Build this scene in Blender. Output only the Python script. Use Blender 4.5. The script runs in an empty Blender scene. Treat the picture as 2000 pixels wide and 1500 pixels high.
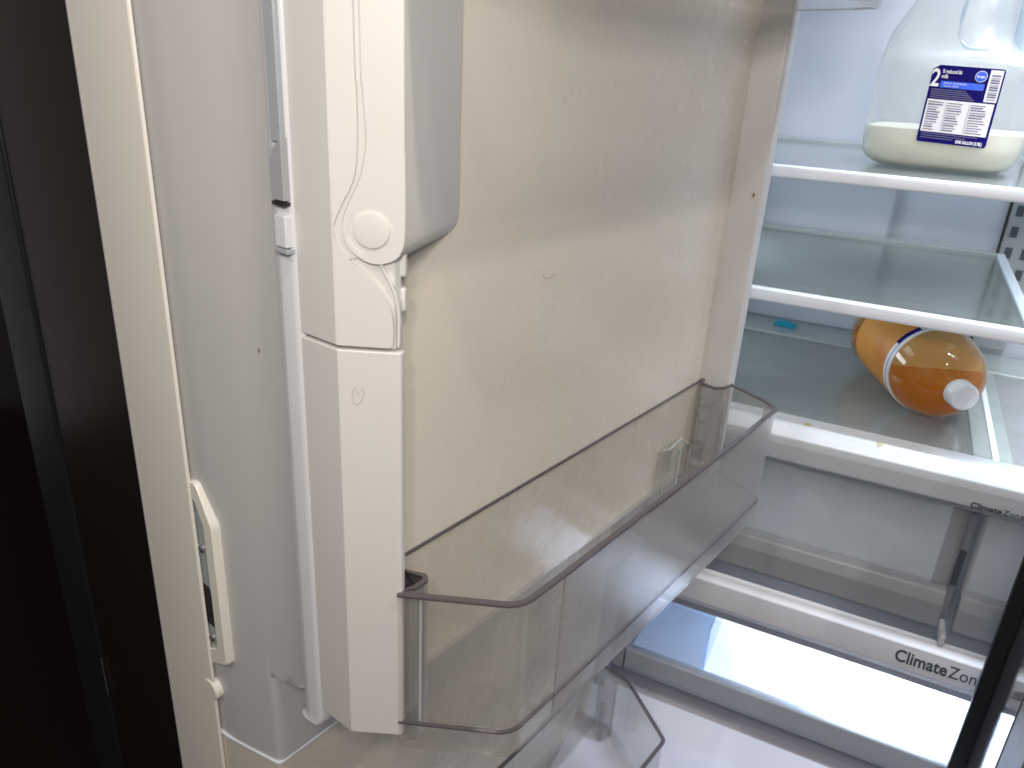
import bpy, bmesh, math, random
from mathutils import Vector, Matrix
random.seed(7)
S = bpy.context.scene
COL = S.collection
CZ = 1.35                      # height of the camera above the floor
TH = math.radians(12.142152)   # how far the open door leans from the cabinet's depth axis

# ---------------------------------------------------------------- camera
W = ((0.89111703, 0.21649997, -0.39879594),
     (0.45075151, -0.32107054, 0.83290863),
     (0.05228306, -0.92197694, -0.38369911))
cd = bpy.data.cameras.new('camera'); cam = bpy.data.objects.new('camera', cd); COL.objects.link(cam)
R = Matrix(((W[0][0], -W[0][1], -W[0][2]), (W[1][0], -W[1][1], -W[1][2]), (W[2][0], -W[2][1], -W[2][2])))
cam.matrix_world = Matrix.Translation((0, 0, CZ)) @ R.to_4x4()
cd.sensor_width = 36; cd.lens = 1502.475 / 2000 * 36
cd.clip_start = .01; cd.clip_end = 60
cd.dof.use_dof = True; cd.dof.focus_distance = .56; cd.dof.aperture_fstop = 13
S.camera = cam
S.render.resolution_x = 1024; S.render.resolution_y = 768

# ---------------------------------------------------------------- world and lamps
wd = bpy.data.worlds.new('World'); S.world = wd; wd.use_nodes = True
bg = wd.node_tree.nodes['Background']
bg.inputs[0].default_value = (.90, .86, .84, 1); bg.inputs[1].default_value = .17
S.view_settings.view_transform = 'Standard'; S.view_settings.look = 'None'
S.view_settings.exposure = 0; S.view_settings.gamma = 1

def lamp(name, kind, loc, power, col, size=.05, aim=None, size_y=None, spread=None):
    l = bpy.data.lights.new(name, kind); l.energy = power; l.color = col
    if kind == 'AREA':
        l.size = size
        if size_y: l.shape = 'RECTANGLE'; l.size_y = size_y
        if spread: l.spread = spread
    else:
        l.shadow_soft_size = size
    o = bpy.data.objects.new(name, l); COL.objects.link(o)
    o.location = (loc[0], loc[1], loc[2] + CZ)
    if aim:
        o.rotation_euler = (Vector((aim[0], aim[1], aim[2] + CZ)) - o.location).to_track_quat('-Z', 'Y').to_euler()
    return o
WARM = (1, .91, .82); COOL = (.80, .90, 1)
# added warm fill close behind the camera, not real ceiling lamps
for lx, ly, lz in ((-.01, -.10, .12), (.05, -.07, .15), (.10, -.11, .11)):
    lamp('near_fill', 'POINT', (lx, ly, lz), 3.35, WARM, .02)
# the three bulbs higher up whose glints show on the bottle
for lx, ly, lz, pw in ((.22, -.01, 1.1, 12), (.58, .32, 1.1, 25), (-.30, -.69, 1.1, 18)):
    lamp('ceiling_spot', 'POINT', (lx, ly, lz), pw, WARM, .03)
# the cabinet's own cold roof, front and pan lighting, plus added fills
lamp('cabinet_roof_light', 'AREA', (0.12, 1.00, .36), 1.9, COOL, .34, (0.10, 1.02, -1), .18, math.radians(120))
lamp('cabinet_front_light', 'AREA', (.26, .771, .37), 2.0, COOL, .32, (.26, .790, -1), .03, math.radians(68))
lamp('side_wall_fill', 'AREA', (-.205, .98, -.125), .22, COOL, .16, (.2, .98, -.16), .04)  # added fill, hidden behind the door, lifts the walls under the shelves
lamp('side_wall_fill', 'AREA', (-.205, .98, -.245), .22, COOL, .16, (.2, .98, -.30), .04)  # second added fill, one compartment lower
lamp('crisper_fill', 'AREA', (0.06, 1.02, -.412), 1.1, (.90, .95, 1), .36, (0.06, .98, -1), .10)  # added fill inside the crisper to brighten its front windows
lamp('pan_light', 'AREA', (.13, .95, -.625), 3.4, COOL, .16, (.13, .93, -1), .10)

# ---------------------------------------------------------------- materials
MATS = {}
def mat(name):
    m = bpy.data.materials.new(name); m.use_nodes = True; MATS[name] = m
    nt = m.node_tree
    for n in list(nt.nodes): nt.nodes.remove(n)
    out = nt.nodes.new('ShaderNodeOutputMaterial')
    return m, nt, out
def N(nt, t, **kw):
    n = nt.nodes.new(t)
    for k, v in kw.items(): setattr(n, k, v)
    return n
def plastic(name, col, rough=.35, specks=.0, stain=0., bump=.04, metal=0., spec=.5, stain_col=None, coat=0., bscale=900):
    m, nt, out = mat(name)
    p = N(nt, 'ShaderNodeBsdfPrincipled'); nt.links.new(p.outputs[0], out.inputs[0])
    tc = N(nt, 'ShaderNodeTexCoord')
    p.inputs['Roughness'].default_value = rough; p.inputs['Metallic'].default_value = metal
    p.inputs['Specular IOR Level'].default_value = spec; p.inputs['Coat Weight'].default_value = coat
    geo = N(nt, 'ShaderNodeNewGeometry')
    # large soft unevenness of the moulding
    n1 = N(nt, 'ShaderNodeTexNoise'); n1.inputs['Scale'].default_value = 14; n1.inputs['Detail'].default_value = 5
    nt.links.new(geo.outputs['Position'], n1.inputs['Vector'])
    mx = N(nt, 'ShaderNodeMix', data_type='RGBA')
    sc = stain_col or tuple(c * .80 for c in col)
    mx.inputs[6].default_value = (*col, 1); mx.inputs[7].default_value = (*sc, 1)
    mr = N(nt, 'ShaderNodeMapRange'); mr.inputs[1].default_value = .50; mr.inputs[2].default_value = .78
    mr.inputs[3].default_value = 0; mr.inputs[4].default_value = stain
    nt.links.new(n1.outputs[0], mr.inputs[0]); nt.links.new(mr.outputs[0], mx.inputs[0])
    last = mx.outputs[2]
    if specks > 0:
        v = N(nt, 'ShaderNodeTexVoronoi'); v.inputs['Scale'].default_value = 75; v.inputs['Randomness'].default_value = 1
        nt.links.new(geo.outputs['Position'], v.inputs['Vector'])
        lt = N(nt, 'ShaderNodeMath', operation='LESS_THAN'); lt.inputs[1].default_value = .052
        nt.links.new(v.outputs['Distance'], lt.inputs[0])
        sep = N(nt, 'ShaderNodeSeparateColor'); nt.links.new(v.outputs['Color'], sep.inputs[0])
        gt = N(nt, 'ShaderNodeMath', operation='LESS_THAN'); gt.inputs[1].default_value = specks
        nt.links.new(sep.outputs[0], gt.inputs[0])
        mu = N(nt, 'ShaderNodeMath', operation='MULTIPLY'); nt.links.new(lt.outputs[0], mu.inputs[0]); nt.links.new(gt.outputs[0], mu.inputs[1])
        m2 = N(nt, 'ShaderNodeMix', data_type='RGBA'); m2.inputs[7].default_value = (.10, .07, .05, 1)
        nt.links.new(mu.outputs[0], m2.inputs[0]); nt.links.new(last, m2.inputs[6]); last = m2.outputs[2]
    nt.links.new(last, p.inputs['Base Color'])
    # smudges vary the gloss
    n3 = N(nt, 'ShaderNodeTexNoise'); n3.inputs['Scale'].default_value = 30; n3.inputs['Detail'].default_value = 6
    nt.links.new(geo.outputs['Position'], n3.inputs['Vector'])
    r2 = N(nt, 'ShaderNodeMapRange'); r2.inputs[1].default_value = .3; r2.inputs[2].default_value = .7
    r2.inputs[3].default_value = rough * .94; r2.inputs[4].default_value = min(1, rough * 1.08)
    nt.links.new(n3.outputs[0], r2.inputs[0]); nt.links.new(r2.outputs[0], p.inputs['Roughness'])
    if bump > 0:
        n2 = N(nt, 'ShaderNodeTexNoise'); n2.inputs['Scale'].default_value = bscale; n2.inputs['Detail'].default_value = 2
        nt.links.new(geo.outputs['Position'], n2.inputs['Vector'])
        b = N(nt, 'ShaderNodeBump'); b.inputs['Strength'].default_value = bump; b.inputs['Distance'].default_value = .001
        nt.links.new(n2.outputs[0], b.inputs['Height']); nt.links.new(b.outputs[0], p.inputs['Normal'])
    return m
def clear(name, tint, haze=.12, haze_col=(.6, .6, .62), rough=.08, ior=1.5, translucent=0., smear=.0, bump=0., scale=9.):
    """clear or frosted plastic and glass as thin walls: see-through + haze + fresnel gloss"""
    m, nt, out = mat(name)
    geo = N(nt, 'ShaderNodeNewGeometry')
    tr = N(nt, 'ShaderNodeBsdfTransparent'); tr.inputs[0].default_value = (*tint, 1)
    di = N(nt, 'ShaderNodeBsdfDiffuse'); di.inputs[0].default_value = (*haze_col, 1)
    tl = N(nt, 'ShaderNodeBsdfTranslucent'); tl.inputs[0].default_value = (*haze_col, 1)
    hz = N(nt, 'ShaderNodeMixShader'); hz.inputs[0].default_value = translucent
    nt.links.new(di.outputs[0], hz.inputs[1]); nt.links.new(tl.outputs[0], hz.inputs[2])
    a = N(nt, 'ShaderNodeMixShader'); a.inputs[0].default_value = haze
    if smear > 0:
        n1 = N(nt, 'ShaderNodeTexNoise'); n1.inputs['Scale'].default_value = scale; n1.inputs['Detail'].default_value = 6
        n1.inputs['Distortion'].default_value = .6
        nt.links.new(geo.outputs['Position'], n1.inputs['Vector'])
        mr = N(nt, 'ShaderNodeMapRange'); mr.inputs[1].default_value = .35; mr.inputs[2].default_value = .70
        mr.inputs[3].default_value = haze; mr.inputs[4].default_value = min(1, haze + smear)
        nt.links.new(n1.outputs[0], mr.inputs[0]); nt.links.new(mr.outputs[0], a.inputs[0])
    nt.links.new(tr.outputs[0], a.inputs[1]); nt.links.new(hz.outputs[0], a.inputs[2])
    gl = N(nt, 'ShaderNodeBsdfGlossy'); gl.inputs['Roughness'].default_value = rough; gl.inputs[0].default_value = (1, 1, 1, 1)
    fr = N(nt, 'ShaderNodeFresnel')
    im = N(nt, 'ShaderNodeMapRange'); im.inputs[3].default_value = ior; im.inputs[4].default_value = 1 / ior
    nt.links.new(geo.outputs['Backfacing'], im.inputs[0]); nt.links.new(im.outputs[0], fr.inputs[0])   # thin wall: same gloss from both sides
    b = N(nt, 'ShaderNodeMixShader')
    nt.links.new(fr.outputs[0], b.inputs[0]); nt.links.new(a.outputs[0], b.inputs[1]); nt.links.new(gl.outputs[0], b.inputs[2])
    if bump > 0:
        n2 = N(nt, 'ShaderNodeTexNoise'); n2.inputs['Scale'].default_value = 60; n2.inputs['Detail'].default_value = 3
        nt.links.new(geo.outputs['Position'], n2.inputs['Vector'])
        bb = N(nt, 'ShaderNodeBump'); bb.inputs['Strength'].default_value = bump; bb.inputs['Distance'].default_value = .002
        nt.links.new(n2.outputs[0], bb.inputs['Height']); nt.links.new(bb.outputs[0], gl.inputs['Normal'])
    nt.links.new(b.outputs[0], out.inputs[0])
    return m

M_white = plastic('white_moulded_plastic', (.68, .67, .66), .32, .02, .15, .05)
M_panel = plastic('inner_panel_plastic', (.70, .655, .58), .27, .03, .0, .0)
M_side = plastic('liner_side_plastic', (.55, .55, .56), .36, .03, .2, .05)
M_bead = plastic('white_bead_plastic', (.68, .70, .74), .30, .01, .05, .0)
M_cream = plastic('cream_bar_plastic', (.90, .88, .81), .34, .01, .12, .06)
M_black = plastic('black_painted_steel', (.015, .011, .009), .25, 0, .2, .03, spec=.2)
M_slate = plastic('dark_slate_metal', (.013, .015, .018), .35, 0, .3, .03, spec=.3)
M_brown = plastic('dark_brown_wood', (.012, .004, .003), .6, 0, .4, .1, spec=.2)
M_edge = plastic('brown_panel_edge', (.12, .085, .06), .5, 0, .4, .1)
M_greyp = plastic('grey_blue_plastic', (.36, .40, .44), .3, 0, .1, .05)
M_dark = plastic('dark_recess', (.02, .015, .015), .6, 0, .1, .0)
M_slot = plastic('slot_shadow_grey', (.07, .08, .10), .6, 0, .1, 0)
M_lining = plastic('cabinet_lining', (.56, .60, .68), .24, .0, .1, .03)
M_trim = plastic('shelf_trim_white', (.80, .86, .96), .30, 0, .08, .03)
M_ledge = plastic('ledge_white', (.60, .64, .69), .28, 0, .10, .03, stain_col=(.66, .67, .60))
M_grey = plastic('drawer_front_grey', (.29, .31, .345), .34, .01, .15, .04)
M_tray = plastic('frame_light_grey', (.58, .58, .62), .5, .015, .1, .04)
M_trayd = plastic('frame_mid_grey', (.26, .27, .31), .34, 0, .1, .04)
M_pan = plastic('white_pan', (.85, .88, .95), .3, 0, .0, .0)
M_floor = plastic('freezer_front_white', (.50, .51, .60), .32, .02, .1, .03)
M_ladder = plastic('ladder_rail_grey', (.36, .38, .41), .35, 0, .1, .03)
M_text = plastic('printed_grey', (.05, .06, .07), .4, 0, 0, 0)
M_cap = plastic('white_cap', (.72, .74, .80), .35, 0, 0, .03)
M_teal = plastic('turquoise_cap', (.0, .28, .42), .35, 0, 0, .02)
M_milk = plastic('milk_liquid', (1.0, .94, .76), .5, 0, 0, 0)
M_chrome = plastic('screw_metal', (.6, .62, .65), .25, 0, 0, 0, metal=.9)
M_mirror = plastic('polished_grey_door_side', (.42, .43, .46), .07, 0, .2, .02, metal=.85)
M_hair = plastic('hair_dark', (.24, .17, .12), .5, 0, 0, 0)
M_crumb = plastic('crumb_brown', (.22, .12, .05), .8, 0, .3, .1)
M_lab_navy = plastic('label_navy', (.006, .003, .13), .5, 0, 0, 0, spec=.08)
M_lab_blue = plastic('label_blue', (.0, .10, .80), .35, 0, 0, 0)
M_lab_white = plastic('label_white', (.80, .80, .86), .4, 0, 0, 0)
M_lab_lilac = plastic('label_lilac_print', (.12, .12, .26), .4, 0, 0, 0)
M_lab_grey = plastic('label_grey_print', (.10, .10, .18), .4, 0, 0, 0)
M_lab_orange = plastic('label_orange', (.60, .25, .04), .4, 0, .6, 0, stain_col=(.55, .10, .02))

M_bin = clear('clear_bin_plastic', (.965, .96, .95), .07, (.62, .60, .57), .10, 1.45, .35, .05, .15)
M_binfront = clear('scuffed_bin_plastic', (.92, .92, .92), .33, (.58, .575, .59), .24, 1.45, .35, .12, .07, 5)
M_rim = clear('bin_rim_edge', (.46, .43, .46), .5, (.17, .155, .17), .08, 1.5, .1)
M_chan = clear('bin_channel_plastic', (.90, .90, .90), .14, (.56, .55, .55), .06, 1.55, .2)
M_glass = clear('shelf_glass', (.84, .87, .85), .34, (.36, .39, .39), .18, 1.36, .3, .14, .0, 7)
M_glassrim = clear('frosted_rail', (.80, .84, .84), .55, (.60, .66, .66), .2, 1.45, .3, .2)
M_frost = clear('frosted_drawer_plastic', (.84, .85, .86), .44, (.54, .55, .57), .26, 1.5, .35, .20, .15, 8)
M_jug = clear('jug_plastic', (.94, .96, .98), .38, (.68, .70, .70), .3, 1.4, .5, .04, .15, 8)
M_jugthick = clear('jug_handle_plastic', (.88, .93, .97), .5, (.62, .70, .78), .2, 1.4, .5)
M_pet = clear('bottle_plastic', (.88, .70, .42), .14, (.55, .32, .10), .03, 1.45, .3)
M_juice = clear('juice_liquid', (.95, .64, .14), .50, (.86, .47, .03), .10, 1.2, .5)
M_stain = clear('sticky_stain', (.97, .94, .74), .25, (.85, .80, .50), .3, 1.3)

# ---------------------------------------------------------------- helpers
def D(u, v, z):
    """door frame (u along the door towards its hinge, v out of its inner face) -> place"""
    return Vector((u * math.sin(TH) + v * math.cos(TH), u * math.cos(TH) - v * math.sin(TH), z + CZ))
def I(x, y, z): return Vector((x, y, z + CZ))
def link(name, bm, m, parent=None, smooth=False, bevel=0, seg=2, angle=40):
    bmesh.ops.remove_doubles(bm, verts=bm.verts, dist=1e-6)
    bmesh.ops.recalc_face_normals(bm, faces=bm.faces)
    c = Vector((0, 0, 0)); n = len(bm.verts)
    for v in bm.verts: c += v.co
    c /= max(n, 1)
    for v in bm.verts: v.co -= c
    me = bpy.data.meshes.new(name); bm.to_mesh(me); bm.free()
    o = bpy.data.objects.new(name, me); COL.objects.link(o)
    o.location = c
    if parent:
        o.parent = parent; o.location = c - wloc(parent)
    me.materials.append(m)
    if smooth:
        for p in me.polygons: p.use_smooth = True
        me.set_sharp_from_angle(angle=math.radians(angle))
    if bevel:
        b = o.modifiers.new('bevel', 'BEVEL'); b.width = bevel; b.segments = seg; b.limit_method = 'ANGLE'
        b.angle_limit = math.radians(30); b.harden_normals = False
        for p in me.polygons: p.use_smooth = True
        me.set_sharp_from_angle(angle=math.radians(60))
        wn = o.modifiers.new('wn', 'WEIGHTED_NORMAL'); wn.keep_sharp = True
    return o
def wloc(o):
    l = o.location.copy()
    while o.parent: o = o.parent; l += o.location
    return l
def thing(name, label, cat, loc, group=None):
    o = bpy.data.objects.new(name, None); COL.objects.link(o); o.location = loc
    o.empty_display_size = .05
    o['label'] = label; o['category'] = cat
    if group: o['group'] = group
    return o
def tag(o, label, cat, group=None):
    o['label'] = label; o['category'] = cat
    if group: o['group'] = group
    return o
def loft(rings, closed=True, cap=True):
    bm = bmesh.new(); L = [[bm.verts.new(p) for p in r] for r in rings]
    n = len(L[0])
    for a, b in zip(L, L[1:]):
        for i in range(n if closed else n - 1):
            j = (i + 1) % n
            bm.faces.new((a[i], a[j], b[j], b[i]))
    if cap and closed:
        bm.faces.new(L[0][::-1]); bm.faces.new(L[-1])
    return bm
def prism(poly, z0, z1, F=D):
    return loft([[F(a, b, z0) for a, b in poly], [F(a, b, z1) for a, b in poly]])
def box(a0, a1, b0, b1, c0, c1, F=D):
    return prism([(a0, b0), (a1, b0), (a1, b1), (a0, b1)], c0, c1, F)
def fillet(poly, rs, n=6):
    out = []; m = len(poly)
    for i in range(m):
        r = rs[i] if isinstance(rs, (list, tuple)) else rs
        p = Vector(poly[i]); a = Vector(poly[i - 1]); b = Vector(poly[(i + 1) % m])
        if r <= 0: out.append(tuple(p)); continue
        da = (a - p); db = (b - p); la, lb = da.length, db.length; da /= la; db /= lb
        ang = da.angle(db); t = min(r / math.tan(ang / 2), la * .49, lb * .49)
        p0 = p + da * t; p2 = p + db * t
        for k in range(n + 1):
            s = k / n
            out.append(tuple(p0 * (1 - s) ** 2 + p * 2 * s * (1 - s) + p2 * s * s))
    return out
def smooth_line(pts, n=5):
    out = []
    P = [Vector(p) for p in pts]
    for i in range(len(P) - 1):
        p0 = P[max(i - 1, 0)]; p1 = P[i]; p2 = P[i + 1]; p3 = P[min(i + 2, len(P) - 1)]
        for k in range(n):
            t = k / n
            out.append(tuple(.5 * ((2 * p1) + (-p0 + p2) * t + (2 * p0 - 5 * p1 + 4 * p2 - p3) * t * t + (-p0 + 3 * p1 - 3 * p2 + p3) * t ** 3)))
    out.append(tuple(P[-1])); return out
def tube(pts, r, n=8, F=None):
    P = [F(*p) if F else Vector(p) for p in pts]; rings = []
    for i, p in enumerate(P):
        t = (P[min(i + 1, len(P) - 1)] - P[max(i - 1, 0)]).normalized()
        ref = Vector((0, 0, 1)) if abs(t.z) < .9 else Vector((1, 0, 0))
        x = t.cross(ref).normalized(); y = t.cross(x)
        rr = r[i] if isinstance(r, (list, tuple)) else r
        rings.append([p + x * math.cos(2 * math.pi * k / n) * rr + y * math.sin(2 * math.pi * k / n) * rr for k in range(n)])
    return loft(rings)
def lathe(prof, origin, axis, n=32):
    """prof: (distance along the axis, radius)"""
    a = Vector(axis).normalized(); ref = Vector((0, 0, 1)) if abs(a.z) < .9 else Vector((1, 0, 0))
    x = a.cross(ref).normalized(); y = a.cross(x); rings = []
    for s, r in prof:
        rings.append([origin + a * s + (x * math.cos(2 * math.pi * k / n) + y * math.sin(2 * math.pi * k / n)) * max(r, 1e-5) for k in range(n)])
    return loft(rings)
def text_mesh(name, s, F, size, m, parent, bold=0., extrude=.0002, align='LEFT', shear=0, squeeze=1.):
    """lettering; F(a, b, n) places the flat text: a to the right, b up, n out of the surface"""
    c = bpy.data.curves.new(name, 'FONT'); c.body = s; c.size = size; c.offset = bold; c.align_x = align; c.shear = shear
    c.extrude = extrude; c.resolution_u = 3
    t = bpy.data.objects.new(name, c); COL.objects.link(t)
    bpy.context.view_layer.update()
    me = t.to_mesh(); bm = bmesh.new(); bm.from_mesh(me); t.to_mesh_clear()
    wd_ = max([v.co.x for v in bm.verts] + [0]) * squeeze
    for v in bm.verts: v.co = F(v.co.x * squeeze, v.co.y, v.co.z)
    bpy.data.objects.remove(t); bpy.data.curves.remove(c)
    bm2 = bm
    o = link(name, bm2, m, parent)
    return o, wd_

# ================================================================ SETTING: dark kitchen at the left
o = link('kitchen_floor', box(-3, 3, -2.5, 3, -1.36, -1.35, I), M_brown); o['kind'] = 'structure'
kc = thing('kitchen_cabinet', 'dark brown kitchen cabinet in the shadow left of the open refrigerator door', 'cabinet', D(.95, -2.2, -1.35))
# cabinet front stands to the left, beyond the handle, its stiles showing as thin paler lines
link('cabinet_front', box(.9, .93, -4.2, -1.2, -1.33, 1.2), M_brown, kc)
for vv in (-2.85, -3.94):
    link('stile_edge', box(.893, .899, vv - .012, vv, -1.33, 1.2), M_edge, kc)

# ================================================================ REFRIGERATOR
fr = thing('refrigerator', 'open refrigerator with white lined door swung out at the left and lit shelves inside', 'refrigerator', I(0, .9, -1.35))
X0, X1, YB = -.215, .56, 1.21
door = link('door', box(.235, .70, -.60, -.455, -.95, .55), M_black, fr, bevel=.004)
door['label'] = 'left door, black outside, open towards the viewer'
# ---- inner panel (tan) and lower liner
link('inner_panel', box(.2435, .692, -.379, -.289, -.384, .5), M_panel, door, bevel=.002)
# far ridge along the hinge side
link('hinge_side_ridge', prism(fillet([(.683, -.300), (.6868, -.2625), (.699, -.2600), (.712, -.30), (.712, -.38), (.693, -.38)], [0, .003, .004, .004, 0, 0], 4), -.40, .056), M_side, door, smooth=True, angle=50, bevel=0)
link('hinge_side_ridge', prism(fillet([(.683, -.300), (.6868, -.2625), (.699, -.2600), (.712, -.30), (.712, -.46), (.693, -.46)], [0, .003, .004, .004, 0, 0], 4), .062, .5), M_side, door, smooth=True, angle=50)
# lower liner below the seam and the step above it
low = link('lower_liner', prism(fillet([(.2345, -.3795), (.70, -.3795), (.70, -.47), (.2225, -.47), (.2230, -.430)], [.004, 0, 0, 0, 0], 5), -.95, -.4905), M_panel, door, smooth=True, angle=50)
link('seam_line', prism(fillet([(.2335, -.3788), (.70, -.3788), (.70, -.46), (.2205, -.46), (.2225, -.430)], [.004, 0, 0, 0, 0], 5), -.4912, -.4898), M_trim, door)
prof = smooth_line([(.2375, -.333), (.2388, -.352), (.2368, -.372), (.2320, -.392), (.2278, -.410), (.2248, -.426), (.2238, -.445), (.2238, -.47)], 6)
hi = [p for p in prof if p[1] > -.3795]; lo = [p for p in prof if p[1] <= -.3795]
link('liner_side_wall', prism([(.70, lo[0][1])] + lo + [(.26, -.47), (.70, -.47)], -.3880, .5), M_side, door, smooth=True, angle=50, bevel=0)
link('liner_side_wall', prism([(.70, -.3795)] + fillet([(.70, -.3795), (.2352, -.3795), lo[3]], [0, .007, 0], 8)[1:] + lo[4:] + [(.26, -.47), (.70, -.47)], -.4890, -.3879), M_side, door, smooth=True, angle=50, bevel=0)
rings = []
for z, dv in ((-.4085, -.0475), (-.4070, -.036), (-.4030, -.022), (-.3965, -.010), (-.388, -.003), (-.376, 0), (.5, 0)):
    P_ = hi + [(lo[0][0], lo[0][1] + .00002), (.30, lo[0][1] + .00002), (.30, -.333)]
    rings.append([D(a, min(b, -.333 + dv) , z) for a, b in P_])
link('liner_flare', loft(rings), M_side, door, smooth=True, angle=35)
# white bead beside the corner post
bead = link('bead_strip', loft([[D(a + e * .3, b + e, z) for a, b in fillet([(.242, -.336), (.2285, -.3345), (.2262, -.327), (.2272, -.316), (.242, -.314)], .004, 4)]
            for z, e in ((-.404, -.003), (-.4015, -.0006), (-.397, 0), (.5, 0))]), M_bead, door, smooth=True, angle=40)
# slot pieces let into the bead
link('slot_plate', prism([(.2245, -.3255), (.2245, -.3178), (.231, -.3178), (.231, -.3255)], -.0395, .5), M_greyp, door, bevel=.0006)
link('slot_slider', loft([[D(.2238, b, z) for b, z in ((-.3275, -.050), (-.3235, -.042), (-.3172, -.037), (-.3172, -.0665), (-.3265, -.0665))],
                          [D(.231, b, z) for b, z in ((-.3275, -.050), (-.3235, -.042), (-.3172, -.037), (-.3172, -.0665), (-.3265, -.0665))]]), M_ladder, door, bevel=.0004)
link('slot_end', box(.2234, .231, -.3265, -.3172, -.0690, -.0672), M_dark, door)
link('slot_button', box(.2236, .231, -.3262, -.3172, -.0895, -.0735), M_bead, door, bevel=.0007)
link('slot_button_edge', box(.2232, .230, -.3266, -.3165, -.0925, -.0900), M_greyp, door, bevel=.0004)
# ---- corner post, lower half
P0 = Vector((.229, -.288)); T = Vector((.019, .026)).normalized(); Nn = Vector((-T.y, T.x))  # outward from the facet: -u,+v
Nn = Vector((-T[1], T[0]))
def G(t, z, n=0.):   # on the slanting facet
    p = P0 + T * t + Nn * n
    return D(p.x, p.y, z)
post_poly = fillet([(.2285, -.3165), (.2290, -.2880), (.2480, -.2622), (.2525, -.2645), (.2500, -.3165)], [.001, .0016, .0026, .001, 0], 4)
link('corner_post', prism(post_poly, -.389, -.1352), M_white, door, bevel=.0012)
# upper half: recessed shell with a raised rim on the right
shell = fillet([(.2315, -.3165), (.2318, -.2885), (.2480, -.2665), (.2540, -.2680), (.2520, -.3165)], [0, .001, .002, 0, 0], 3)
link('post_shell', prism(shell, -.1345, .5), M_white, door, bevel=.0006)
rimR = smooth_line([(.0227, -.0905), (.0254, -.0957), (.0285, -.1021), (.0306, -.1088), (.0316, -.1191), (.0312, -.1325)], 5)
ins = [(t - .0016, z) for t, z in rimR]
def slab(poly, n0, n1): return loft([[G(t, z, n0) for t, z in poly], [G(t, z, n1) for t, z in poly]])
link('shell_rim', slab(rimR + ins[::-1], -.006, -.0003), M_white, door, bevel=.0004)
# S-curved cover plate (with the straight side wall round the corner)
Sc = smooth_line([(.0119, .3), (.0119, .0211), (.0126, -.0122), (.0124, -.0370), (.0104, -.0521), (.0046, -.0640), (.0010, -.0720), (.0004, -.0777), (.0024, -.0839), (.0086, -.0909), (.0168, -.0975), (.0226, -.1045), (.0268, -.1124), (.0283, -.1227)], 5)
cover = Sc + fillet([(.0283, -.1227), (.0280, -.1330), (.0, -.1330)], [0, .003, 0], 5)[1:] + [(0, .3)]
link('cover_plate', slab(cover, -.0042, 0), M_white, door, bevel=.0016, seg=3)
link('cover_side', prism(fillet([(.2286, -.3165), (.2290, -.2884), (.2318, -.2884), (.2318, -.3165)], [.0008, .0006, 0, 0], 3), -.1330, .5), M_white, door, bevel=.0004)
# shallow channel that follows the S curve between cover plate and arm
Sup = [p for p in Sc if p[1] > -.0905]
AL = smooth_line([(.0149, .3), (.0149, .0213), (.0155, -.0121), (.0167, -.0296), (.0163, -.0390), (.0134, -.0519), (.0084, -.0621), (.0050, -.0710), (.0050, -.0774), (.0073, -.0836), (.0125, -.0883)], 5)
link('s_channel', slab([(a + .0001, b) for a, b in Sup] + [(a - .0006, b - (.0004 if b < -.078 else 0)) for a, b in AL][::-1], -.0040, -.0013), M_white, door)
# ---- lidded arm with its pivot
arm = smooth_line([(.0149, .3), (.0149, .0213), (.0155, -.0121), (.0167, -.0296), (.0163, -.0390), (.0134, -.0519), (.0084, -.0621), (.0050, -.0710), (.0050, -.0774), (.0073, -.0836), (.0125, -.0883), (.0180, -.0906), (.0230, -.0906), (.0281, -.0889), (.0320, -.0850), (.0340, -.0756), (.0341, -.0395), (.0338, -.0076), (.0338, .3)], 4)
E1 = Vector((.067, -.0275))
def GA(t, z, s):
    p = P0 + T * t + Nn * .0006 + E1 * s
    return D(p.x, p.y, z)
steps = [(0, 0)] + [(.02, 0), (.5, 0), (.93, 0), (1.0, .0)]
rings = []
cx_, cz_ = .0195, -.06
for s, k in ((0, .0), (.9, .0), (1.0, .06)):
    rings.append([GA(t, z, s) for t, z in arm])
armo = link('lid_arm', loft(rings), M_white, door, bevel=.0024, seg=4)
# pivot: a round basin cut into the arm, with a low disc in it
def cut(target, bm_cut):
    me = bpy.data.meshes.new('t'); bmesh.ops.recalc_face_normals(bm_cut, faces=bm_cut.faces); bm_cut.to_mesh(me); bm_cut.free()
    c = bpy.data.objects.new('t', me); COL.objects.link(c)
    md = target.modifiers.new('cut', 'BOOLEAN'); md.object = c; md.operation = 'DIFFERENCE'; md.solver = 'EXACT'
    # cut before bevel
    n = len(target.modifiers)
    bpy.context.view_layer.update()
    dg = bpy.context.evaluated_depsgraph_get()
    me2 = bpy.data.meshes.new_from_object(target.evaluated_get(dg)); 
    target.modifiers.clear(); target.data = me2
    bpy.data.objects.remove(c); bpy.data.meshes.remove(me)
pc = G(.0181, -.0750, .0006); ax = (G(.0181, -.075, 1) - G(.0181, -.075, 0)).normalized()
cut(armo, lathe([(-.0022, .0098), (.0002, .01135), (.004, .0160)], pc, ax, 48))
for p in armo.data.polygons: p.use_smooth = True
armo.data.set_sharp_from_angle(angle=math.radians(32))
wn = armo.modifiers.new('wn', 'WEIGHTED_NORMAL'); wn.keep_sharp = True; wn.weight = 100
link('pivot_disc', lathe([(-.003, .0088), (-.0009, .0088), (-.0004, .0084), (-.0002, .0074), (-.0002, .001)], pc, ax, 48), M_white, door, smooth=True, angle=30)
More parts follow.
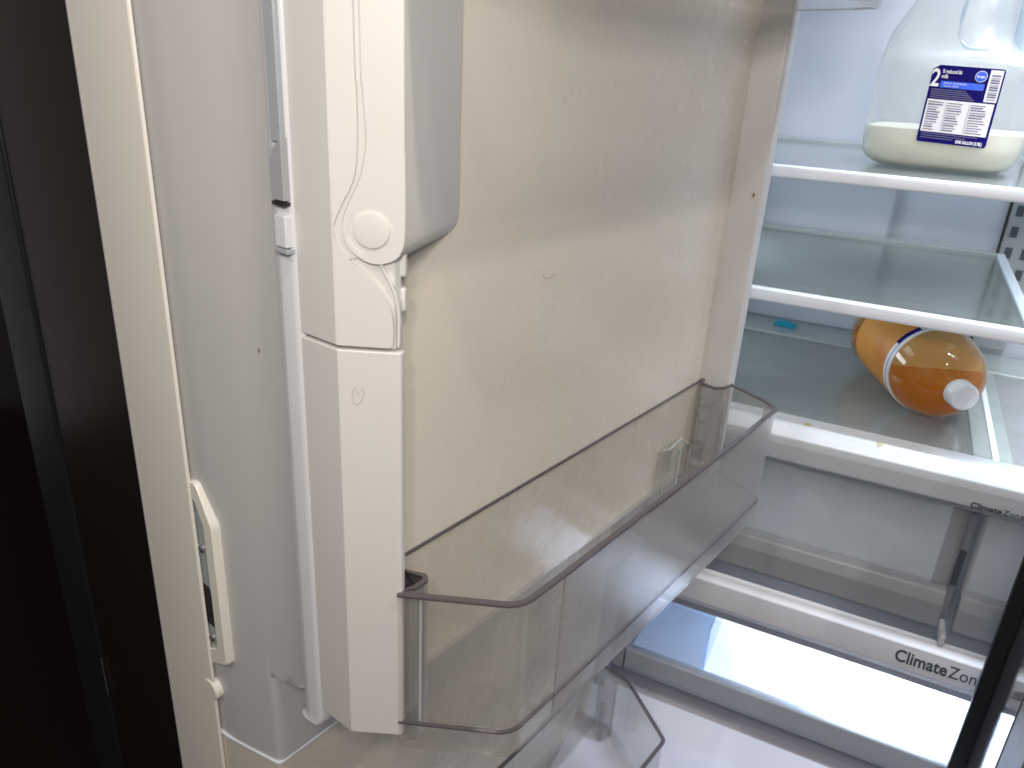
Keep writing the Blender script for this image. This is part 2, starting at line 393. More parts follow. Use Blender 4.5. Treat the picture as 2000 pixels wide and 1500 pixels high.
# small hooks under the arm
link('hook_tab', prism([(.249, -.285), (.2535, -.2655), (.2575, -.2675), (.2585, -.285)], -.0985, -.080), M_white, door, bevel=.0012)
link('hook_tab', prism([(.249, -.285), (.2535, -.2655), (.2575, -.2675), (.2585, -.285)], -.1160, -.1040), M_white, door, bevel=.0012)
link('hook_web', slab([(.0155, -.088), (.024, -.088), (.0252, -.0960), (.0205, -.0955)], -.006, -.0034), M_greyp, door, bevel=.0004)
# ---- mullion bar at the free edge
link('mullion_bar', prism(fillet([(.2195, -.5055), (.2195, -.4372), (.2212, -.4356), (.2245, -.4420), (.230, -.4420), (.230, -.5055)], [.0012, .0022, .0012, 0, 0, 0], 6), -.98, .5), M_cream, door, smooth=True, angle=40)
link('mullion_face', prism(fillet([(.2215, -.645), (.2203, -.5070), (.236, -.5070), (.236, -.645)], [.002, .0015, 0, 0], 4), -.98, .5), M_black, door, smooth=True, angle=40)
link('mullion_gasket', prism([(.2192, -.5072), (.2192, -.5056), (.222, -.5056), (.222, -.5072)], -.98, .5), M_side, door)
# pocket lip
K = 1.0400
def sc_(poly): return [(a * K, b * K) for a, b in poly]
oz = sc_(fillet([(-.4260, -.4060), (-.3985, -.3950), (-.3985, -.2820), (-.4130, -.2545), (-.4400, -.262), (-.4400, -.406)], [.006, .006, .014, .006, 0, 0], 6))
iz = sc_(fillet([(-.4300, -.3960), (-.4085, -.3860), (-.4085, -.2850), (-.4160, -.2680), (-.4360, -.270), (-.4360, -.396)], [.004, .006, .010, .006, 0, 0], 6))
bm = bmesh.new()
def ringv(poly, u): return [bm.verts.new(D(u, a, b)) for a, b in poly]
r0 = ringv(oz, .232); r1 = ringv(oz, .2222); r1b = ringv([(a + (-.432 - a) * .07, b + (-.34 - b) * .013) for a, b in oz], .2206)
r2b = ringv(iz, .2206); r2 = ringv([(a * 1.001, b) for a, b in iz], .2218); r3 = ringv(iz, .236)
for A_, B_ in ((r0, r1), (r1, r1b), (r1b, r2b), (r2b, r2), (r2, r3)):
    for i in range(len(A_)):
        j = (i + 1) % len(A_); bm.faces.new((A_[i], A_[j], B_[j], B_[i]))
link('pocket_lip', bm, M_cream, door, smooth=True, angle=45)
link('pocket_floor', box(.2227, .2234, -.452, -.4240, -.408, -.278), M_greyp, door)
pq = [(-.450, -.384), (-.4262, -.384), (-.4262, -.358), (-.4310, -.350), (-.450, -.350)]
link('pocket_opening', loft([[D(.2222, a, b) for a, b in pq], [D(.2232, a, b) for a, b in pq]]), M_dark, door)
for z in (-.3190, -.396):
    link('pocket_screw', lathe([(0, .0036), (.001, .0036), (.002, .002)], D(.2226, -.4340, z), D(0, 0, 0) - D(1, 0, 0), 16), M_chrome, door, smooth=True)
link('hinge_knuckle', lathe([(0, .0090), (.0095, .0090), (.0105, .0080)], D(.229, -.4400, -.4470), D(0, 0, 0) - D(1, 0, 0), 28), M_cream, door, smooth=True, angle=40)
# handle on the outside
link('handle', prism(fillet([(.2200, -.716), (.2200, -.6490), (.238, -.6490), (.238, -.716)], .003, 4), -1.2, .5), M_slate, door, smooth=True, angle=40)
link('handle_gap_light', box(.2196, .2206, -.6480, -.6470, -.590, -.545), M_chrome, door)  # pale strip stands in for light coming through the handle gap

# ---- cabinet
link('back_wall', box(X0, X1, YB, YB + .03, -1.2, .45, I), M_lining, fr)
link('left_wall', box(X0 - .03, X0, .79, YB, -1.2, .45, I), M_lining, fr)
link('right_wall', box(X1, X1 + .03, .79, YB, -1.2, .45, I), M_lining, fr)
link('roof', box(X0, X1, .79, YB, .42, .45, I), M_lining, fr)
link('air_duct', box(X0 + .002, -.004, YB - .016, YB - .001, -.338, .41, I), M_lining, fr, bevel=.005)
link('cabinet_floor', box(X0, X1, .79, YB, -1.2, -1.17, I), M_lining, fr)
# slotted ladder rail on the back wall
lad = link('shelf_ladder', box(.131, .172, YB - .006, YB - .001, -.33, .41, I), M_ladder, fr, bevel=.0008)
link('ladder_edge', box(.1285, .1305, YB - .008, YB - .001, -.33, .41, I), M_dark, lad)
for k in range(26):
    for xx in (.1365, .1555):
        z = -.315 + k * .0275
        link('slot', box(xx + .001, xx + .0095, YB - .0068, YB - .0055, z + .001, z + .0150, I), M_slot, lad)
# ---- right door: polished side standing out from the cabinet
rd = link('door', box(.1850, .75, .600, .6560, -1.1, -.10, I), M_black, fr, bevel=.002)
rd['label'] = 'right door, only its lower left edge in view'
rd.name = 'door'
link('door_side', box(.1845, .75, .6565, .7500, -1.1, -.10, I), M_mirror, rd, bevel=.001)
link('door_gasket', prism(fillet([(.1705, .742), (.1843, .738), (.1843, .752), (.1715, .752)], .002, 4), -1.1, -.10, I), M_slate, rd, smooth=True)
rd.data.materials.clear(); rd.data.materials.append(M_edge)  # brown stands in for the kitchen reflected in the dark door face

# ================================================================ SHELVES
def shelf(z, x0, x1, label, h=.0125, y0=.80, yb=1.165, rail=True):
    t = thing('glass_shelf', label, 'shelf', I((x0 + x1) / 2, .98, z - h), 'glass shelves in the refrigerator')
    link('glass_pane', box(x0 + .004, x1 - .004, y0 + .006, yb, z - .0055, z - .0015, I), M_glass, t)
    link('front_trim', prism(fillet([(y0, z), (y0, z - h), (y0 + .010, z - h), (y0 + .010, z)], [.002, .003, 0, .001], 4), x0, x1, lambda y, zz, x: I(x, y, zz)), M_trim, t, smooth=True, angle=40)
    link('back_trim', box(x0 + .004, x1 - .004, yb, yb + .022, z - .006, z + .003, I), M_glassrim, t, bevel=.001)
    if rail:
        link('side_rail', box(x1 - .004, x1 + .006, y0 + .010, yb + .02, z - .010, z + .0015, I), M_trim, t, bevel=.0012)
    return t
shelf(-.0762, X0 + .006, .178, 'upper glass shelf with white front trim carrying the milk jug', h=.0118, rail=False)
shelf(-.1975, X0 + .006, .131, 'empty middle glass shelf with white front trim between milk jug and orange bottle', h=.0135)
# crisper cover: glass top with a broad white front ledge
cc = thing('crisper_cover', 'glass crisper cover with broad white lettered front ledge under the orange bottle', 'shelf', I(.1, .98, -.385))
link('glass_pane', box(X0 + .006, .120, .822, 1.12, -.3445, -.3405, I), M_glass, cc)
link('back_trim', box(X0 + .006, X1 - .004, 1.12, 1.20, -.352, -.337, I), M_glassrim, cc, bevel=.002)
link('cover_rail', box(.121, .1565, .8285, 1.1195, -.346, -.3395, I), M_glassrim, cc, bevel=.001)
link('rail_rib', box(.1375, .1435, .829, 1.11, -.3394, -.3378, I), M_trim, cc, bevel=.0006)
link('side_pane', box(.157, X1 - .004, .829, 1.1195, -.3475, -.3435, I), M_frost, cc)
ledge_prof = fillet([(.829, -.3385), (.806, -.3385), (.7975, -.352), (.7975, -.361), (.801, -.381), (.808, -.3855), (.829, -.3855)], [0, .006, .006, .006, .006, 0, 0], 5)
link('front_ledge', prism(ledge_prof, X0 + .004, X1 - .004, lambda y, z, x: I(x, y, z)), M_ledge, cc, smooth=True, angle=50)
link('ledge_lip', box(X0 + .006, X1 - .006, .812, .826, -.3905, -.3857, I), M_grey, cc)
def F1(a, b, n): return I(.1265 + a, .7990 - n - (b * -.10), -.3805 + b)
x = 0
_, w1 = text_mesh('lettering', 'Climate', lambda a, b, n: I(.1262 + a, .79985 - b * .14 - n - .0004, -.3805 + b), .0087, M_text, cc, bold=.00022)
text_mesh('lettering', 'Zone', lambda a, b, n: I(.1262 + w1 + .0006 + a, .79985 - b * .14 - n - .0004, -.3805 + b), .0087, M_text, cc)
for sx, sy, r in ((-.037, .812, .0045), (.035, .806, .003)):
    link('stain', lathe([(0, r), (.0003, r * .8), (.0004, .0005)], I(sx, sy, -.3383), (0, 0, 1), 10), M_stain, cc)

# ================================================================ CRISPER DRAWERS
def crisper(x0, x1, label):
    t = thing('crisper_box', label, 'crisper box', I((x0 + x1) / 2, .95, -.53), 'crisper boxes under the glass cover')
    yf = .832
    link('front_window', prism(fillet([(x0, yf), (x1, yf), (x1, yf + .004), (x0, yf + .004)], [.003, .003, 0, 0], 3), -.4975, -.3925, I), M_frost, t, smooth=True)
    link('window_frame', box(x1 - .0165, x1 - .0005, yf - .003, yf - .0003, -.4965, -.394, I), M_chan, t, bevel=.001)
    link('top_rim', box(x0 + .002, x1 - .002, yf - .004, yf + .004, -.3965, -.3915, I), M_glassrim, t, bevel=.0012)
    # opaque handle that curls under
    prof = fillet([(yf + .004, -.4935), (.822, -.4955), (.8155, -.510), (.815, -.536), (.819, -.542), (.828, -.540), (yf + .004, -.518)], [0, .006, .006, .003, .002, .002, 0], 4)
    link('handle', prism(prof, x0, x1, lambda y, z, x: I(x, y, z)), M_grey, t, bevel=.0012)
    link('bin_floor', box(x0 + .004, x1 - .004, yf + .004, 1.14, -.549, -.5445, I), M_frost, t)
    link('bin_back', box(x0 + .004, x1 - .004, 1.140, 1.145, -.5445, -.40, I), M_frost, t)
    link('bin_side', box(x0 + .001, x0 + .004, yf + .005, 1.14, -.5445, -.40, I), M_frost, t)
    link('bin_side', box(x1 - .004, x1 - .001, yf + .005, 1.14, -.5445, -.40, I), M_frost, t)
    return t
crisper(X0 + .012, .1345, 'wide frosted crisper drawer with grey handle left of the divider')
crisper(.1480, .50, 'frosted crisper drawer right of the divider, mostly behind the black door edge')
link('drawer_divider', box(.1378, .1452, .850, 1.19, -.55, -.39, I), M_trayd, fr, bevel=.001)
link('divider_latch', box(.1385, .1445, .846, .849, -.500, -.456, I), M_slot, fr)
link('divider_foot', box(.1385, .1445, .806, .840, -.5535, -.5400, I), M_tray, fr, bevel=.002)
# ================================================================ lettered frame over the lit pan
prof = fillet([(.8155, -.5545), (.8075, -.5550), (.7995, -.5605), (.7965, -.591), (.802, -.5960), (.811, -.600), (.814, -.6145), (.8155, -.6145)], [0, .003, .004, .004, .003, .003, .002, 0], 4)
fm = link('drawer_frame', prism(prof, X0 + .004, X1 - .004, lambda y, z, x: I(x, y, z)), M_tray, fr, smooth=True, angle=35)
def FT(x, z, n=0.): # on the sloping face of the frame
    k = (z + .558) / (-.591 + .558)
    return I(x, .800 - .0035 * k - n - .00015, z)
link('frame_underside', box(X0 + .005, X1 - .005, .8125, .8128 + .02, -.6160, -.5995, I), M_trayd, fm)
_, w1 = text_mesh('lettering', 'Climate', lambda a, b, n: FT(.1020 + a, -.5822 + b, n), .0205, M_text, fm, bold=.00045, squeeze=.80)
text_mesh('lettering', 'Zone', lambda a, b, n: FT(.1020 + w1 + .0010 + a, -.5822 + b, n), .0205, M_text, fm, squeeze=.80)
for a0, a1, b0, b1 in ((.030, .30, -.5632, -.5629), (.030, .0303, -.5765, -.5632)):
    link('frame_groove', loft([[FT(a0, b0, .0001), FT(a1, b0, .0001), FT(a1, b1, .0001), FT(a0, b1, .0001)], [FT(a0, b0, -.001), FT(a1, b0, -.001), FT(a1, b1, -.001), FT(a0, b1, -.001)]]), M_ladder, fm)
link('frame_deck', box(X0 + .004, X1 - .004, .8160, 1.20, -.5780, -.5720, I), M_trayd, fr)
# ================================================================ lit pan
pn = thing('deli_pan', 'brightly lit white pan with grey lip below the lettered frame', 'drawer', I(.1, .98, -.80))
link('pan_floor', box(X0 + .02, X1 - .02, .8125, 1.19, -.7290, -.7240, I), M_pan, pn)
link('pan_back', box(X0 + .02, X1 - .02, 1.190, 1.195, -.724, -.62, I), M_pan, pn)
link('pan_side', box(X0 + .014, X0 + .018, .83, 1.19, -.724, -.64, I), M_frost, pn)
link('pan_window', box(X0 + .02, X1 - .02, .8045, .8075, -.700, -.6165, I), clear('pan_window_plastic', (.93, .95, .98), .08, (.6, .65, .72), .05, 1.45, .3, .05), pn)
pprof = fillet([(.812, -.701), (.799, -.701), (.797, -.727), (.801, -.737), (.812, -.735)], [.001, .003, .003, .002, 0], 4)
bm = bmesh.new()
link('pan_lip', loft([[I(x, y, z + dz) for y, z in pprof] for x, dz in ((X0 + .021, -.003), (-.10, -.003), (.0, .003), (.08, .010), (.15, .013), (X1 - .02, .014))]) if False else
     prism(pprof, X0 + .021, X1 - .02, lambda y, z, x: I(x, y, z)), M_grey, pn, smooth=True, angle=40)
link('pan_end', box(X0 + .004, X0 + .0185, .800, .83, -.735, -.60, I), M_grey, pn, bevel=.001)
link('pan_shade_plate', box(-.100, -.0975, .835, 1.18, -.7235, -.655, I), clear('blue_shade_tint', (.76, .87, .98), .35, (.50, .60, .74), .15, 1.4, .5, .25, 0, 30), pn)  # added plate, blocks the pan light and tints the left end blue
# freezer drawer below, its white top sweeping to the front
fz = link('freezer_drawer', prism(fillet([(1.1, -.762), (.800, -.762), (.765, -.790), (.700, -.800), (.56, -.806), (.53, -.83), (.53, -1.1), (1.1, -1.1)], [0, .01, .03, .03, .02, .01, 0, 0], 6), X0 - .02, X1, lambda y, z, x: I(x, y, z)), M_floor, fr, smooth=True, angle=50)

# ================================================================ DOOR BINS
def wallstrip(pts, th, z0, z1, F=D):
    """open strip of wall of thickness th following pts"""
    P = [Vector(p) for p in pts]; inn = []
    for i, p in enumerate(P):
        t = (P[min(i + 1, len(P) - 1)] - P[max(i - 1, 0)]).normalized(); n = Vector((-t.y, t.x))
        inn.append(p + n * th)
    poly = [tuple(p) for p in P] + [tuple(p) for p in inn[::-1]]
    return prism(poly, z0, z1, F)
def strip_mesh(pts, z0, z1, off=0., F=D, taper=0.):
    P = [Vector(p) for p in pts]
    bm = bmesh.new(); a = []; b = []
    c = sum(P, Vector((0, 0))) / len(P)
    for p in P:
        q = p + (c - p) * taper
        a.append(bm.verts.new(F(p.x, p.y, z1))); b.append(bm.verts.new(F(q.x, q.y, z0)))
    for i in range(len(P) - 1): bm.faces.new((a[i], a[i + 1], b[i + 1], b[i]))
    return bm
def door_bin(label, rim, h, A, B, Cc, Dd, front, uN, uF, vB, notch=True):
    t = thing('door_bin', label, 'storage bin', D((uN + uF) / 2, (vB + front) / 2, rim - h), 'clear bins hung on the door')
    # outline from back-near round the front to back-far
    out = [(uN, vB)] + A + B
    th = .0022
    def solid(path, z0, z1, name, m, th=th, sm=True):
        return link(name, wallstrip(path, th, z0, z1), m, t, smooth=sm, angle=30)
    side_n = fillet([A[0], A[1], (A[1][0] + .012, A[1][1] + .012)], 0)
    front_path = Cc
    zb = rim - h
    solid(Dd['near'], zb, rim - .0015, 'side_wall', M_bin)
    solid(Dd['front'], zb, rim - .0015, 'front_wall', M_binfront)
    solid(Dd['far'], zb, rim - .0015, 'side_wall', M_bin)
    solid(Dd['back'], zb + .020, rim - .0015, 'back_wall', M_bin)
    full = Dd['near'] + Dd['front'][1:] + Dd['far'][1:]
    for nm, pth in (('rim', full), ('rim', Dd['back'])):
        P = [Vector(p) for p in pth]; pr = []
        link(nm, wallstrip([tuple(p) for p in pth], .0044, rim - .0022, rim), M_rim, t, bevel=.0005, seg=1)
    # floor: sunk, with a lower skirt round it
    poly = [p for p in full] + [Dd['back'][0], Dd['back'][-1]] if False else full + [(uF - .003, vB - .001), (uN + .003, vB - .001)]
    c = Vector((sum(p[0] for p in poly) / len(poly), sum(p[1] for p in poly) / len(poly)))
    pin = [tuple(Vector(p) + (c - Vector(p)).normalized() * .0028) for p in poly]
    link('floor', prism(pin, zb + .0175, zb + .0200), M_bin, t)
    link('floor_line', wallstrip(full, .0026, zb + .0180, zb + .0192), M_rim, t)
    link('bottom_edge', wallstrip(full, .0026, zb - .0005, zb + .0008), M_chan, t)
    return t
near = [(.2483, -.2655), (.2566, -.2525), (.2684, -.2352), (.2745, -.2262)]
fr_ = fillet([(.2745, -.2262), (.2868, -.2078), (.33, -.2072)], [0, .018, 0], 10)
far_c = fillet([(.64, -.2070), (.664, -.2070), (.6745, -.2200)], [0, .006, 0], 6)
main = dict(near=near + fr_[1:], front=[fr_[-1], (.45, -.2065), (.60, -.2065)] + far_c, far=[far_c[-1], (.6885, -.2590), (.6885, -.2618)],
            back=[(.2749, -.2875), (.6828, -.2875)][::-1])
b1 = door_bin('long clear plastic bin hanging in the middle of the open door', -.28, .1165, near, fr_, None, main, -.208, .262, .6885, -.2875)
# moulded channel that hooks on the corner post, near end
def channel(t, pts, z0, z1, th=.0022, m=M_chan):
    link('hook_channel', wallstrip(pts, th, z0, z1), m, t, smooth=True, angle=25)
    link('channel_rim', wallstrip(pts, .0032, z1, z1 + .0018), M_rim, t)
channel(b1, fillet([(.2705, -.2870), (.2640, -.2780), (.2700, -.2640), (.2665, -.2595), (.2560, -.2590), (.2500, -.2645)], [0, .002, .003, .003, .002, 0], 4), -.3965, -.2818)
link('channel_rib_or_glint', tube([(.2560, -.2552, -.2835), (.2560, -.2552, -.380)], .0009, 8, D), M_bead, b1, smooth=True)  # white tube stands in for the bright reflection down the channel
channel(b1, fillet([(.6850, -.2860), (.6740, -.2820), (.6720, -.2700), (.6790, -.2640), (.6860, -.2630)], [0, .003, .003, .002, 0], 4), -.362, -.2818)
link('channel_rib_or_glint', tube([(.6795, -.2585, -.2825), (.6795, -.2585, -.362)], .0022, 8, D), M_chan, b1, smooth=True)
link('bin_lug', prism([(.2560, -.2880), (.2625, -.2800), (.2660, -.2665), (.2560, -.2640)], -.390, -.2850), M_white, door, bevel=.0008)
link('snap_mark', box(.6730, .6745, -.2830, -.2800, -.3050, -.2950), M_ladder, b1)
for a0, z0 in ((-.2800, -.3020), (-.2800, -.3200)):
    bm = box(.6712, .6722, a0, a0 + .0070, z0, z0 + .0110)
    link('snap_mark', bm, M_ladder, b1, bevel=.001)
# lugs of the door that carry the bin (seen through it)
link('moulded_boss', prism(fillet([(.602, -.2868), (.610, -.2790), (.630, -.2790), (.640, -.2868)], [0, .004, .004, 0], 4), -.377, -.3300), M_bin, b1, bevel=.0015)
link('moulded_boss', prism(fillet([(.645, -.2868), (.645, -.2740), (.6815, -.2740), (.6815, -.2868)], [0, .004, 0, 0], 4), -.377, -.3460), M_bin, b1, bevel=.0015)
for pth in ([(.603, -.372), (.605, -.328), (.630, -.3245), (.652, -.3385)], [(.653, -.377), (.6555, -.341), (.6870, -.358), (.6870, -.378)], [(.632, -.376), (.6335, -.328)]):
    link('boss_edge_glint', tube([D(a, -.2775, b) for a, b in pth], .0007, 6), M_glassrim, b1, smooth=True)  # pale tubes stand in for highlights along the boss edges
for rr in (.0105, .0080): link('embossed_ring', tube([D(.298 + rr * math.cos(k * .2244), -.238 + rr * math.sin(k * .2244), -.3763) for k in range(29)], .00025, 6), M_bin, b1, smooth=True)

# lower bin: deeper, lower on the door
nearL = [(.2500, -.345), (.2850, -.290)]
cornL = fillet([(.285, -.290), (.305, -.2495), (.34, -.2490)], [0, .014, 0], 6)
farL = fillet([(.600, -.2490), (.638, -.2490), (.6500, -.2670), (.6890, -.3270), (.6935, -.3500)], [0, .006, 0, .006, 0], 6)
i_c = 8
low_d = dict(near=nearL, front=[nearL[-1]] + cornL[1:] + farL[:8], far=farL[7:] + [(.6900, -.3620)], back=[(.262, -.3610), (.688, -.3610)][::-1])
b2 = door_bin('lower clear door bin, only its far corner in view at the bottom', -.70, .15, nearL, cornL, None, low_d, -.249, .262, .692, -.3610)
hexp = fillet([(.6760, -.3590), (.6690, -.3450), (.6740, -.3370), (.6835, -.3370), (.6890, -.3450), (.6860, -.3590)], .002, 3)
link('hook_channel', prism(hexp, -.80, -.7022), M_chan, b2, smooth=True, angle=25)
link('channel_rib_or_glint', tube([(.6700, -.3440, -.735), (.6700, -.3440, -.80)], .0035, 10, D), M_chan, b2, smooth=True)
link('channel_rib_or_glint', tube([(.6830, -.3370, -.705), (.6830, -.3370, -.80)], .0022, 10, D), M_chan, b2, smooth=True)
link('bin_divider_foot', box(.60, .69, -.352, -.262, -.8355, -.8340), M_side, b2)

# upper bin: only the underside of its far end is in the picture
nearU = [(.2483, -.2655), (.2780, -.2000)]
cornU = fillet([(.278, -.200), (.2865, -.1890), (.32, -.1885)], [0, .010, 0], 6)
farU = fillet([(.62, -.1885), (.660, -.1885), (.672, -.2100)], [0, .005, 0], 5)
upd = dict(near=nearU, front=[nearU[-1]] + cornU[1:] + farU, far=[farU[-1], (.6840, -.2560), (.684, -.2600)], back=[(.2749, -.2875), (.6828, -.2875)][::-1])
b3 = door_bin('upper clear door bin, only its bottom edge in view at the top', .172, .120, nearU, cornU, None, upd, -.1885, .262, .684, -.2875)
link('floor_skin', prism([(.36, -.286), (.40, -.195), (.655, -.1925), (.6800, -.258), (.6800, -.286)], .0525, .0540), M_bin, b3)

# ================================================================ MILK JUG
JX, JY, JZ = .026, .958, -.0760
ja = math.radians(-5)
def J(x, y, z): return I(JX + x * math.cos(ja) - y * math.sin(ja), JY + x * math.sin(ja) + y * math.cos(ja), JZ + z)
def sq(hx, hy, cx, cy, z, n=40, e=4.2):
    r = []
    for k in range(n):
        a = 2 * math.pi * k / n; c, s = math.cos(a), math.sin(a)
        q = (abs(c) ** e + abs(s) ** e) ** (-1 / e)
        r.append(J(cx + hx * q * c, cy + hy * q * s, z))
    return r
jug = thing('milk_jug', 'translucent plastic gallon milk jug with navy label standing on the upper glass shelf', 'milk jug', I(JX, JY, JZ))
body = [(.058, .001, 0, 0), (.067, .006, 0, 0), (.0725, .014, 0, 0), (.0742, .026, 0, 0), (.0742, .060, 0, 0), (.0735, .085, 0, 0), (.0730, .097, 0, 0), (.0660, .106, -.006, 0), (.0600, .112, -.011, 0), (.0555, .125, -.0150, 0), (.0505, .142, -.0120, .001), (.0445, .159, -.0085, .002), (.036, .178, -.008, .003), (.026, .196, -.010, .004), (.0185, .206, -.012, .004), (.0185, .225, -.012, .004)]
def jsec(h, z, cx, cy, e): return sq(h, h, cx, cy, z, 40, e)
rings = [jsec(h - .0, z, cx, cy, 5.0 if z < .12 else 3.0) for h, z, cx, cy in body]
link('jug_body', loft(rings), M_jug, jug, smooth=True, angle=60)
milkr = [sq(h - .0014, h - .0014, 0, 0, z, 40, 5.0) for h, z in ((.056, .002), (.0655, .0068), (.0710, .0145), (.0728, .026), (.0728, .0375))]
link('milk', loft(milkr), M_milk, jug, smooth=True, angle=50)
hp = smooth_line([(-.004, -.010, .196), (.022, -.018, .193), (.040, -.024, .178), (.0475, -.028, .155), (.0490, -.030, .125), (.0485, -.030, .098)], 6)
link('jug_handle', tube([J(*p) for p in hp], [.0105] * len(hp), 14), M_jugthick, jug, smooth=True)
for zz, hw in ((.104, .030), (.109, .026)):
    link('moulded_rib', tube([J(.040 - hw, -.0742, zz), J(.040 + hw, -.0742, zz)], .0009, 6), M_jug, jug, smooth=True)
link('moulded_line', tube([J(*p) for p in smooth_line([(-.006, -.0480, .158), (-.007, -.0500, .140), (-.005, -.0545, .122), (.004, -.0600, .1125), (.022, -.0610, .1110)], 5)], .0016, 8), M_jugthick, jug, smooth=True)
# label
lx0, lz0 = -.0232, .0255   # lower left corner
LW, LH = .0655, .0745
def LB(a, b, n=0.): return J(lx0 + .0040 + a * .92, -.0752 - n, lz0 + .0018 + b * .93 - a * .03)
lp = fillet([(0, 0), (LW, 0), (LW, LH), (.006, LH), (0, LH - .004)], [.003, .003, .003, .001, .001], 4)
def flat(poly, n): return loft([[LB(a, b, n) for a, b in poly], [LB(a, b, n - .00025) for a, b in poly]])
lab = link('label', flat(lp, 0), M_lab_navy, jug)
lab['label'] = 'navy and white printed label'
def rect(a0, a1, b0, b1, m, n=.0001, nm='print_block'): return link(nm, flat([(a0, b0), (a1, b0), (a1, b1), (a0, b1)], n + .00015), m, lab)
rect(.0525, .0640, .0435, .0732, M_lab_white)
for k in range(11):
    zz = .0455 + k * .0022
    rect(.0545, .0625, zz, zz + (.0013 if k % 3 else .0006), M_lab_lilac, .0003)
rect(.0100, .0500, .0535, .0598, M_lab_blue)
rect(.0018, .0632, .0105, .0420, M_lab_white)
for k in range(12):
    zz = .0125 + k * .0024
    for a0, a1 in ((.0035, .0035 + random.uniform(.008, .014)), (.0215, .0215 + random.uniform(.009, .016)), (.0430, .0430 + random.uniform(.010, .018))):
        rect(a0, a1, zz, zz + random.choice((.0007, .0011)), random.choice((M_lab_grey, M_lab_lilac)), .0003, 'print_line')
for a0 in (.0203, .0415): rect(a0, a0 + .0003, .0115, .0400, M_lab_grey, .0004, 'print_rule')
for k in range(5):
    rect(.0030, .0440 - k * .0022, .0435 + k * .0019, .0443 + k * .0019, M_lab_lilac, .0002, 'print_line')
for k in range(3):
    rect(.0030, .0560 - k * .011, .0085 - k * .0022, .0093 - k * .0022, M_lab_lilac, .0002, 'print_line')
def LT(s, a, b, size, m=M_lab_white, bold=0., sq_=1.): text_mesh('print', s, lambda x, y, n: LB(a + x, b + y, .0005 + n * .1), size, m, lab, bold=bold, squeeze=sq_)
LT('2', .0000, .0545, .0235, bold=.0004, sq_=.75)
LT('% reduced fat', .0095, .0672, .0052, bold=.0001, sq_=.62)
LT('milk', .0095, .0625, .0052, bold=.0001, sq_=.7)
LT('GRADE A  HOMOGENIZED', .0130, .0572, .0022, sq_=.8)
LT('Vitamin A & D', .0130, .0546, .0024)
LT('Nutrition', .0030, .0390, .0026, M_lab_grey)
LT('Facts', .0030, .0362, .0026, M_lab_grey)
LT('ONE GALLON (3.78L)', .0370, .0020, .0042, bold=.00018, sq_=.62)
link('print_disc', lathe([(0, .0050), (.0002, .0050)], LB(.0452, .0665, .0004), (J(0, -1, 0) - J(0, 0, 0)), 24), M_lab_white, lab)
link('print_disc', lathe([(0, .0045), (.0002, .0045)], LB(.0452, .0665, .0006), (J(0, -1, 0) - J(0, 0, 0)), 24), M_lab_blue, lab)
text_mesh('print', 'Kroger', lambda x, y, n: LB(.0415 + x, .0655 + y, .0012 + n * .1), .0030, M_lab_white, lab, bold=.0001, squeeze=.85)

# ================================================================ JUICE BOTTLE lying on the crisper cover
bax = Vector((-.37, .93, 0)).normalized(); bc = I(.1005, .862, -.2905)
R_ = .0490
jb = thing('juice_bottle', 'big plastic bottle of orange drink with white cap lying on its side', 'bottle', I(.06, .94, -.339))
prof = [(.008, .0118), (.012, .0130), (.016, .0170), (.023, .0265), (.032, .0360), (.043, .0430), (.056, .0472), (.068, R_), (.092, R_), (.100, R_ - .001), (.175, R_ - .001), (.185, R_), (.205, R_), (.215, .042), (.218, .035)]
link('bottle_shell', lathe(prof, bc, bax, 48), M_pet, jb, smooth=True, angle=60)
link('cap', lathe([(0, .0128), (.0008, .0139), (.0022, .0145), (.012, .0145), (.0125, .0128)], bc - bax * .004, bax, 32), M_cap, jb, smooth=True, angle=35)
link('cap_ring', lathe([(.0, .0148), (.0020, .0148)], bc + bax * .0092, bax, 32), M_cap, jb)
bm = lathe([(s + (.0015 if s < .02 else 0), max(r - .0014, .001)) for s, r in prof[1:-1]], bc, bax, 48)
bmesh.ops.bisect_plane(bm, geom=bm.verts[:] + bm.edges[:] + bm.faces[:], plane_co=bc + Vector((0, 0, .004)), plane_no=(0, 0, 1), clear_outer=True)
bmesh.ops.holes_fill(bm, edges=[e for e in bm.edges if e.is_boundary])
link('orange_drink', bm, M_juice, jb, smooth=True, angle=50)
link('label', lathe([(.078, R_ + .0003), (.0781, R_ + .0006), (.180, R_ + .0006), (.1801, R_ + .0003)], bc, bax, 64), M_lab_orange, jb, smooth=True, angle=40)
link('label_band', lathe([(.0700, R_ + .0004), (.0701, R_ + .0010), (.0835, R_ + .0010), (.0836, R_ + .0004)], bc, bax, 64), M_lab_white, jb, smooth=True, angle=40)
link('label_stripe', lathe([(.0758, R_ + .0006), (.0759, R_ + .0014), (.0767, R_ + .0014), (.0768, R_ + .0006)], bc, bax, 64), M_lab_lilac, jb, smooth=True, angle=40)
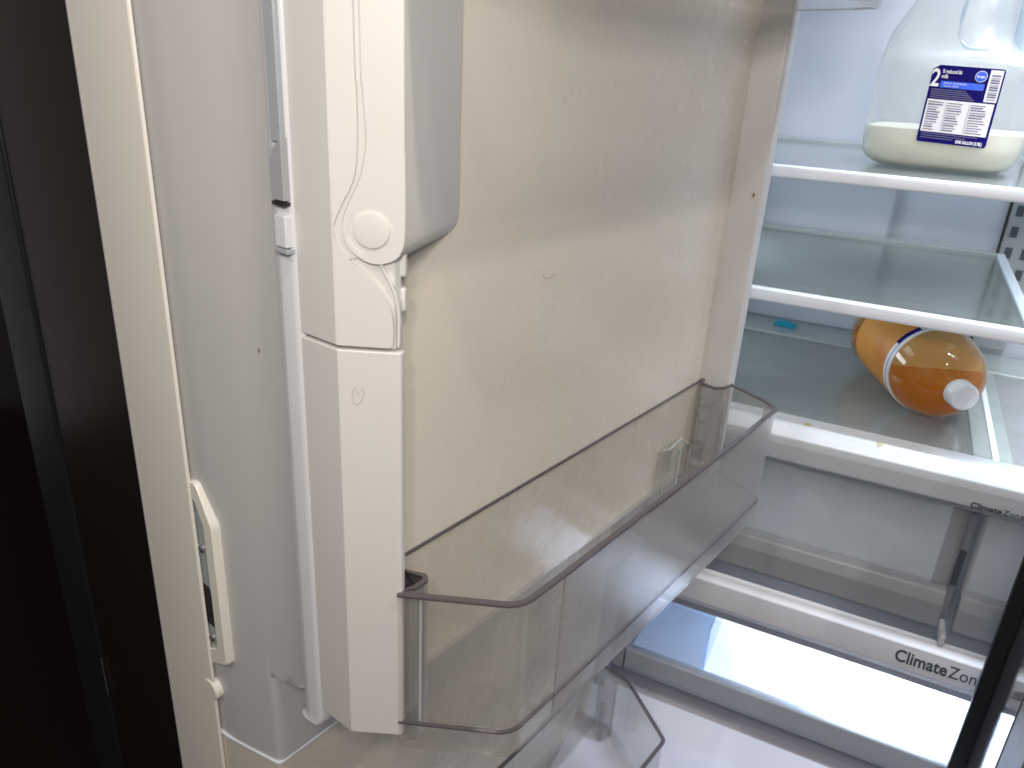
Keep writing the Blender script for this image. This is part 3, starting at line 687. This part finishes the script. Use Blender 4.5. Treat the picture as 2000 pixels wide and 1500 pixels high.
# blue patch on the band
x_ = bax.cross(Vector((0, 0, 1))).normalized(); y_ = Vector((0, 0, 1))
def BP(s, a, r): return bc + bax * s + (x_ * -math.cos(a) + y_ * math.sin(a)) * r
rings = []
for k in range(9):
    a = math.radians(32 + k * 4)
    rings.append([BP(.0775, a, R_ + .0009), BP(.0775, a, R_ + .0016), BP(.0840, a, R_ + .0016), BP(.0840, a, R_ + .0009)])
link('label_patch', loft(rings), M_lab_navy, jb, smooth=True, angle=40)

# ================================================================ small things
scrap = link('plastic_scrap', prism(fillet([(-.130, -.3385), (-.124, -.3300), (-.110, -.3295), (-.0975, -.3340), (-.0965, -.3385)], [.001, .003, .004, .002, .001], 4), 1.150, 1.162, lambda x, z, y: I(x, y, z + .0020)), M_teal, bevel=.001)
tag(scrap, 'small turquoise plastic piece at the back of the crisper cover', 'plastic piece')
def hair(name, pts, label, r=.00012):
    tag(link(name, tube(smooth_line(pts, 6), r, 5), M_hair, smooth=True), label, 'hair', 'hairs stuck to the door')
def panel_pt(u, z): return tuple(D(u, -.2888, z))
hair('hair_strand', [panel_pt(.3995, -.1255), panel_pt(.402, -.1290), panel_pt(.407, -.1300), panel_pt(.412, -.1285), panel_pt(.416, -.1285)], 'fine wavy hair lying flat on the tan inner panel')
hair('hair_strand', [tuple(G(.0105, -.160, .0002)), tuple(G(.0085, -.155, .0002)), tuple(G(.0070, -.160, .0002)), tuple(G(.0085, -.1645, .0002)), tuple(G(.0115, -.1625, .0002)), tuple(G(.0130, -.158, .0002)), tuple(G(.0120, -.1545, .0002))], 'looped hair stuck on the white corner post below the seam', .00007)
for (u, v, z, r, lb) in ((.2375, -.3690, -.160, .0011, 'tan crumb stuck on the grey liner side wall'), (.6858, -.2690, -.097, .0013, 'dark brown crumb on the pale hinge side ridge')):
    cr = bmesh.new(); bmesh.ops.create_icosphere(cr, subdivisions=2, radius=r)
    for vv in cr.verts:
        vv.co = D(u, v, z) + Vector((vv.co.x * .8, vv.co.y * .5, vv.co.z * 1.5)) * random.uniform(.75, 1.2)
    tag(link('crumb', cr, M_crumb), lb, 'crumb')
